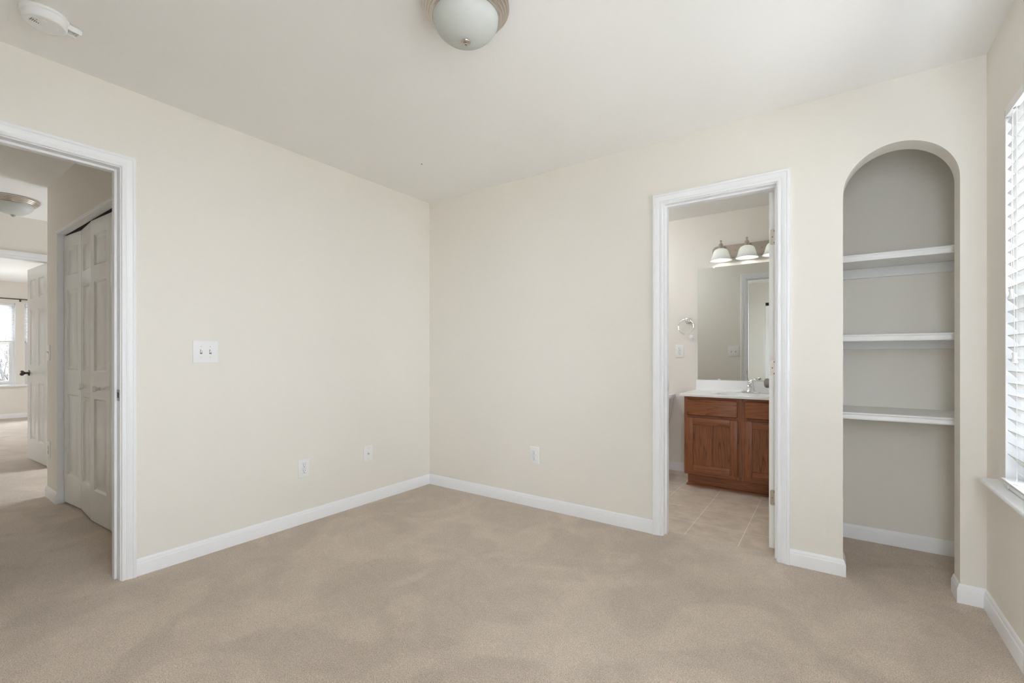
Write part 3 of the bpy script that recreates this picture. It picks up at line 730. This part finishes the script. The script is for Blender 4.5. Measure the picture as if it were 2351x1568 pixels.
o1 = outlet((XL, 1.687, .366), RX, 'white duplex outlet low on the left wall')
o2 = outlet((-1.793, YB, .381), 0, 'white duplex outlet low on the wall left of the bathroom doorway')
o3 = outlet((-1.217, BB, 1.159), 0, 'white duplex outlet on the bathroom wall under the towel ring')
o4 = outlet((-5.020, CY, .378), 0, 'white duplex outlet low on the hall closet wall strip')
s2 = switch((-5.020, CY, 1.137), 0, 'single toggle switch plate on the hall closet wall strip', 1)
s3 = switch((-.997, YB+T, 1.170), PI, 'double switch plate inside the bathroom, seen in the mirror')
cx = thing('coax_plate', 'white cable jack plate on the left wall near the corner', 'cable plate', (XL, 2.200, .373), RX)
plate_mb(.079, .124).build('plate', 'plastic', cx)
mb = MB(); mb.lathe([(0, -.018), (.0035, -.018), (.0045, -.017), (.0045, -.009), (.0075, -.009), (.0075, -.005)], (0, 0, 0), 'Y', 6); tag(mb.build('connector', 'steel', cx), 'threaded metal cable connector')
screw(cx, 0, .041); screw(cx, 0, -.041)

# ---- niche shelves
YF = YB+T+.115       # front line of the shelves
def shelf(z, label):
    r = thing('niche_shelf', label, 'shelf', (.2765, YF, z), 0, 'white shelves in the arched niche')
    x0, x1 = -.28, .28; d = NB-YF
    mb = MB(); mb.box(x0, x1, .004, d, -.019, 0, .001, seg=1); mb.build('board', 'shelf', r)
    mb = MB(); A = [(0, 0), (0, -.006), (-.010, -.006)]
    prof = [(.004, .0), (-.006, .0), (-.0105, -.003), (-.0115, -.008), (-.009, -.012), (-.0075, -.014), (-.0075, -.024), (-.0095, -.028), (-.010, -.033), (-.008, -.037), (.004, -.037)]
    mb.prism(prof, x0, x1, 'YZ'); mb.build('front_moulding', 'shelf', r)
    mb = MB(); mb.box(x0, x1, d-.019, d-.0005, -.019-.058, -.0195, .0015, seg=1); mb.build('cleat', 'shelf', r)
    return r
shelf(1.655, 'top white shelf in the arched niche'); shelf(1.227, 'middle white shelf in the arched niche'); shelf(.808, 'lowest white shelf in the arched niche')

# ---- vanity
VX0, VX1, VF, VT = -1.040, -.125, 4.062, .768      # cabinet left, right, front, top
v = thing('vanity_cabinet', 'stained oak bathroom vanity with two doors and two drawers', 'vanity', ((VX0+VX1)/2, VF, 0))
inv = Matrix.Translation((-(VX0+VX1)/2, -VF, 0))
def vpart(name, m, x0, x1, y0, y1, z0, z1, bev=.0012, parent=None):
    mb = MB(); mb.box(x0, x1, y0, y1, z0, z1, bev, seg=1 if bev < .002 else 2); return mb.build(name, m, parent or v, matrix=inv)
vpart('side_panel', 'oak_v', VX0, VX0+.016, VF+.0195, BB-.002, .105, VT); vpart('side_panel', 'oak_v', VX1-.016, VX1, VF+.0195, BB-.002, .105, VT)
vpart('bottom_panel', 'oak_h', VX0+.017, VX1-.017, VF+.02, BB-.002, .106, .122)
for a, b in ((VX0, VX0+.034), (-.640, -.555), (VX1-.034, VX1)): vpart('face_stile', 'oak_v', a, b, VF, VF+.019, .105, VT)
for a, b in ((VX0+.034, -.640), (-.555, VX1-.034)):
    for za, zb in ((.105, .150), (.585, .628), (VT-.032, VT)): vpart('face_rail', 'oak_h', a, b, VF+.0005, VF+.019, za, zb)
mb = MB(); mb.box(VX0+.012, VX1, VF+.075, BB-.01, -.008, .105); mb.build('toe_kick', 'oak_h', v, matrix=inv)
mb = MB(); mb.prism([(VF+.075, -.008), (VF+.060, -.008), (VF+.062, .004), (VF+.068, .010), (VF+.075, .012)], VX0+.010, VX1, 'YZ'); mb.build('shoe_moulding', 'oak_h', v, matrix=inv); mb = MB(); mb.prism([(VX0+.012, -.008), (VX0-.001, -.008), (VX0+.004, .008), (VX0+.012, .012)], VF+.066, BB-.016, 'XZ'); mb.build('shoe_moulding', 'oak_h', v, matrix=inv)
for a, b in ((VX0+.020, -.622), (-.573, VX1-.020)):
    mb = MB(); za, zb = .608, .748
    mb.prism([(a, VF-.006), (a+.006, VF-.017), (a+.010, VF-.019), (b-.010, VF-.019), (b-.006, VF-.017), (b, VF-.006), (b, VF), (a, VF)], za+.008, zb-.008, 'XY')
    mb.prism([(VF, za), (VF-.006, za), (VF-.017, za+.006), (VF-.0188, za+.010), (VF-.0188, zb-.010), (VF-.017, zb-.006), (VF-.006, zb), (VF, zb)], a+.008, b-.008, 'YZ')
    mb.build('drawer', 'oak_h', v, matrix=inv)
    za, zb = .135, .588; f = .056
    d = vpart('door', 'oak_c', a+f-.002, b-f+.002, VF-.009, VF-.002, za+f-.002, zb-f+.002)
    for xa, xb in ((a, a+f), (b-f, b)): vpart('door_stile', 'oak_v', xa, xb, VF-.019, VF, za, zb, .004, d)
    for z2, z3 in ((za, za+f), (zb-f, zb)): vpart('door_rail', 'oak_h', a+f, b-f, VF-.019, VF, z2, z3, .003, d)
# countertop with basin
CX0, CX1, CF, CT = -1.072, -.122, 4.030, .790
ct = thing('countertop', 'white cultured marble vanity top with moulded oval basin', 'countertop', ((CX0+CX1)/2, CF, CT))
inv = Matrix.Translation((-(CX0+CX1)/2, -CF, -CT))
mb = MB(); nx, ny = 72, 44; bx, by, ra, rb = -.60, 4.255, .225, .165
def ctz(x, y):
    d = math.sqrt(((x-bx)/ra)**2+((y-by)/rb)**2)
    if d >= 1.12: return CT
    if d >= 1: return CT-.003*(1.12-d)/.12
    return CT-.003-.115*(1-d**2.6)
g = [[mb.bm.verts.new((CX0+(CX1-CX0)*i/nx, CF+(BB-.001-CF)*j/ny, ctz(CX0+(CX1-CX0)*i/nx, CF+(BB-.001-CF)*j/ny))) for j in range(ny+1)] for i in range(nx+1)]
for i in range(nx):
    for j in range(ny): mb.bm.faces.new((g[i][j], g[i+1][j], g[i+1][j+1], g[i][j+1]))
mb.prism([(CF, CT), (CF-.003, CT-.003), (CF-.003, CT-.019), (CF, CT-.022), (CF+.03, CT-.022), (CF+.03, CT-.001), (CF+.001, CT-.001)], CX0, CX1, 'YZ')
mb.box(CX0, CX0+.02, CF, BB-.001, CT-.022, CT-.0005); mb.box(CX1-.02, CX1, CF, BB-.001, CT-.022, CT-.0005)
mb.build('top', 'marble', ct, matrix=inv)
mb = MB(); mb.box(CX0+.012, CX1, BB-.021, BB-.001, CT-.002, CT+.097, .003); mb.build('backsplash', 'marble', ct, matrix=inv)
mb = MB(); mb.lathe([(0, 0), (.020, 0), (.023, -.003), (.023, -.006)], (bx, by, CT-.113), 'Z', 24); tag(mb.build('drain', 'chrome', ct, matrix=inv), 'chrome drain')
# faucet
fx, fy = -.583, 4.462
fa = thing('faucet', 'chrome single handle faucet behind the basin', 'faucet', (fx, fy, CT))
mb = MB(); pts = []
for i in range(40):
    a = 2*PI*i/40; pts.append((.078*math.copysign(abs(math.cos(a))**.75, math.cos(a)), .027*math.copysign(abs(math.sin(a))**.8, math.sin(a))))
mb.prism(pts, 0, .008, 'XY'); mb.prism([(x*.93, y*.88) for x, y in pts], .008, .013, 'XY'); mb.build('base_plate', 'chrome', fa)
mb = MB(); mb.lathe([(.043, .010), (.036, .022), (.031, .045), (.028, .068), (.026, .080), (.028, .083), (.028, .092), (.024, .100), (0, .103)], seg=32); mb.build('body', 'chrome', fa)
mb = MB(); sp = [(0, -.010, .052), (0, -.045, .066), (0, -.085, .068), (0, -.112, .060), (0, -.122, .048)]; mb.tube(sp, [.017, .015, .0135, .012, .0115], 16); mb.build('spout', 'chrome', fa)
mb = MB(); mb.tube([(0, 0, .090), (.003, -.002, .104), (.016, -.006, .110), (.032, -.010, .112)], [.017, .012, .007, .006], 14); mb.lathe([(0, -.012), (.009, -.010), (.0145, -.004), (.0145, .004), (.009, .010), (0, .012)], (.042, -.013, .113), 'Z', 20); mb.build('handle', 'chrome', fa)
for sgn in (-1, 1):
    mb = MB(); mb.lathe([(.016, .012), (.014, .017), (.007, .020), (0, .021)], (sgn*.055, 0, 0), 'Z', 20); mb.build('cap', 'chrome', fa)
# mirror
mr_ = thing('wall_mirror', 'frameless mirror above the bathroom vanity', 'mirror', (-.60, BB, .89))
MX0, MX1, MZ0, MZ1 = -1.048, -.15, .892, 1.940; inv = Matrix.Translation((.60, -BB, -.89))
mb = MB(); mb.box(MX0, MX1, BB-.007, BB-.0015, MZ0, MZ1); mb.build('glass', 'mirror', mr_, matrix=inv)
for x, z in ((-.905, MZ1), (-.30, MZ1)):
    mb = MB(); mb.box(x-.009, x+.009, BB-.011, BB, z-.008, z+.008, .002); mb.build('clip', 'plastic', mr_, matrix=inv)
for x in (-.86, -.36):
    mb = MB(); mb.box(x-.011, x+.011, BB-.011, BB-.002, MZ0-.004, MZ0+.006, .001); mb.build('clip', 'plastic', mr_, matrix=inv)
# vanity light
vl = thing('vanity_light', 'three lamp nickel bath light bar with white glass bells', 'bath light', (-.614, BB, 2.07))
mb = MB()
def rrect(hx, hz, rr, cz=0):
    P = []
    for sx_, sz_, a0 in ((1, 1, 0), (-1, 1, PI/2), (-1, -1, PI), (1, -1, 3*PI/2)):
        P += [(sx_*(hx-rr)+rr*math.cos(a0+PI/2*i/8), cz+sz_*(hz-rr)+rr*math.sin(a0+PI/2*i/8)) for i in range(9)]
    return P
mb.prism(rrect(.300, .057, .040), -.018, 0, 'XZ'); mb.prism(rrect(.296, .053, .038), -.024, -.018, 'XZ'); mb.prism(rrect(.288, .044, .030), -.029, -.024, 'XZ')
for x in (-.107, .107): mb.lathe([(0, -.038), (.006, -.037), (.007, -.030)], (x, 0, .002), 'Y', 16)
mb.build('back_plate', 'nickel', vl)
for x in (-.212, 0, .212):
    y = -.105
    mb = MB(); mb.tube([(x, -.025, .010), (x, -.055, .016), (x, -.085, .034), (x, y, .036)], .008, 12); mb.lathe([(.010, .064), (.013, .060), (.018, .052), (.020, .036), (.023, .026), (.024, .012), (.0, .012)], (x, y, 0), 'Z', 28); mb.lathe([(.011, .062), (.004, .066), (.005, .071), (.0095, .078), (.009, .086), (.005, .091), (0, .092)], (x, y, 0), 'Z', 22)
    mb.build('arm', 'nickel', vl)
    mb = MB(); pr = [(.020, .014), (.036, .012), (.052, .003), (.063, -.015), (.070, -.040), (.076, -.062), (.083, -.079), (.095, -.093)]
    mb.lathe(pr+[(r-.003, z-.001) for r, z in reversed(pr)], (x, y, 0), 'Z', 40); mb.build('glass_shade', 'alabaster', vl)
    mb = MB(); mb.lathe([(.013, -.004), (.014, -.022), (.022, -.036), (.029, -.054), (.030, -.066), (.026, -.080), (.015, -.090), (0, -.093)], (x, y, 0), 'Z', 24); mb.build('bulb', 'bulb', vl)
# towel ring, small round hook
tr = thing('towel_ring', 'chrome towel ring on the bathroom wall left of the mirror', 'towel ring', (-1.135, BB, 1.452))
mb = MB(); mb.box(-.024, .024, -.008, 0, -.022, .022, .003); mb.box(-.016, .016, -.052, -.006, -.014, .016, .004); mb.build('mount', 'chrome', tr)
mb = MB(); mb.tube([(-.012+.070*math.sin(a), -.046-.004*math.cos(a), -.062+.072*math.cos(a)) for a in [2*PI*i/48 for i in range(48)]], .0042, 10, closed=True); mb.build('ring', 'chrome', tr)
mb = MB(); mb.lathe([(0, -.014), (.014, -.013), (.022, -.008), (.024, 0)], (0, 0, 0), 'Y', 32); bmesh.ops.scale(mb.bm, vec=(.86, 1, 1.25), verts=mb.bm.verts); mb.box(-.005, .005, -.024, -.011, -.010, .004, .002)
hk = mb.build('adhesive_hook', 'plastic'); hk.location = (-1.109, BB, 1.284); tag(hk, 'small oval white adhesive hook under the towel ring', 'hook')
# toilet
to = thing('toilet', 'white toilet with lidded tank left of the vanity', 'toilet', (-1.478, BB, -.008))
mb = MB()
def lofty(mb, secs, mi=0):
    rings = []
    for z, cx_, cy_, a, b, p in secs:
        R = []
        for i in range(40):
            t = 2*PI*i/40; c, s_ = math.cos(t), math.sin(t)
            R.append(mb.bm.verts.new((cx_+a*math.copysign(abs(c)**p, c), cy_+b*math.copysign(abs(s_)**p, s_), z)))
        rings.append(R)
    for A, B in zip(rings, rings[1:]):
        for i in range(40): mb.bm.faces.new((A[i], A[(i+1) % 40], B[(i+1) % 40], B[i]))
    mb.bm.faces.new(rings[0]); mb.bm.faces.new(rings[-1])
lofty(mb, [(.40, 0, -.105, .14, .07, .4), (.44, 0, -.105, .170, .085, .35), (.56, 0, -.105, .200, .094, .35), (.715, 0, -.105, .224, .098, .35)]); mb.build('tank', 'porcelain', to)
mb = MB(); lofty(mb, [(.715, 0, -.107, .236, .104, .35), (.735, 0, -.107, .240, .106, .35), (.752, 0, -.107, .234, .100, .35), (.757, 0, -.107, .215, .085, .4)]); mb.build('tank_lid', 'porcelain', to)
mb = MB(); lofty(mb, [(0, 0, -.40, .105, .20, .7), (.05, 0, -.40, .10, .19, .7), (.18, 0, -.40, .115, .20, .8), (.30, 0, -.43, .165, .24, .9), (.385, 0, -.44, .185, .255, .95)]); mb.box(-.10, .10, -.26, -.02, .20, .385, .01); mb.build('bowl', 'porcelain', to)
mb = MB(); lofty(mb, [(.385, 0, -.44, .187, .255, .95), (.415, 0, -.44, .187, .255, .95), (.425, 0, -.44, .175, .24, .95)]); mb.build('seat', 'porcelain', to)
mb = MB(); mb.lathe([(0, -.012), (.012, -.010), (.014, 0)], (-.15, -.200, .66), 'Y', 16); mb.tube([(-.15, -.214, .66), (-.11, -.218, .652)], .006, 10); mb.build('lever', 'chrome', to)

# ---- bare trees outside the second bedroom
def tree(x, y, hgt, label, seed):
    rnd = random.Random(seed); mb = MB(); base = Vector((0, 0, 0))
    def grow(p, d, ln, r, depth):
        q = p+d*ln; m = p+d*ln*.5+Vector((rnd.uniform(-1, 1), rnd.uniform(-1, 1), 0))*ln*.05
        mb.tube([p, m, q], [r, r*.85, r*.7], 6 if depth < 3 else 4)
        if depth >= 6: return
        for k in range(3 if depth < 4 else 2):
            nd = (d+Vector((rnd.uniform(-1, 1), rnd.uniform(-1, 1), rnd.uniform(-.25, .6)))*.75).normalized()
            grow(p+d*ln*rnd.uniform(.6, 1), nd, ln*rnd.uniform(.6, .82), r*.6, depth+1)
    grow(base, Vector((0, 0, 1)), hgt*.28, .14, 0)
    o = mb.build('bare_tree', 'bark'); o.location = (x, y, -3.2); tag(o, label, 'tree', 'bare trees outside the second bedroom window')
tree(-19.5, 2.5, 7.0, 'bare winter tree seen through the second bedroom window, nearest the house', 3)
tree(-23.0, 3.2, 7.5, 'bare winter tree further out behind the second bedroom window', 11)
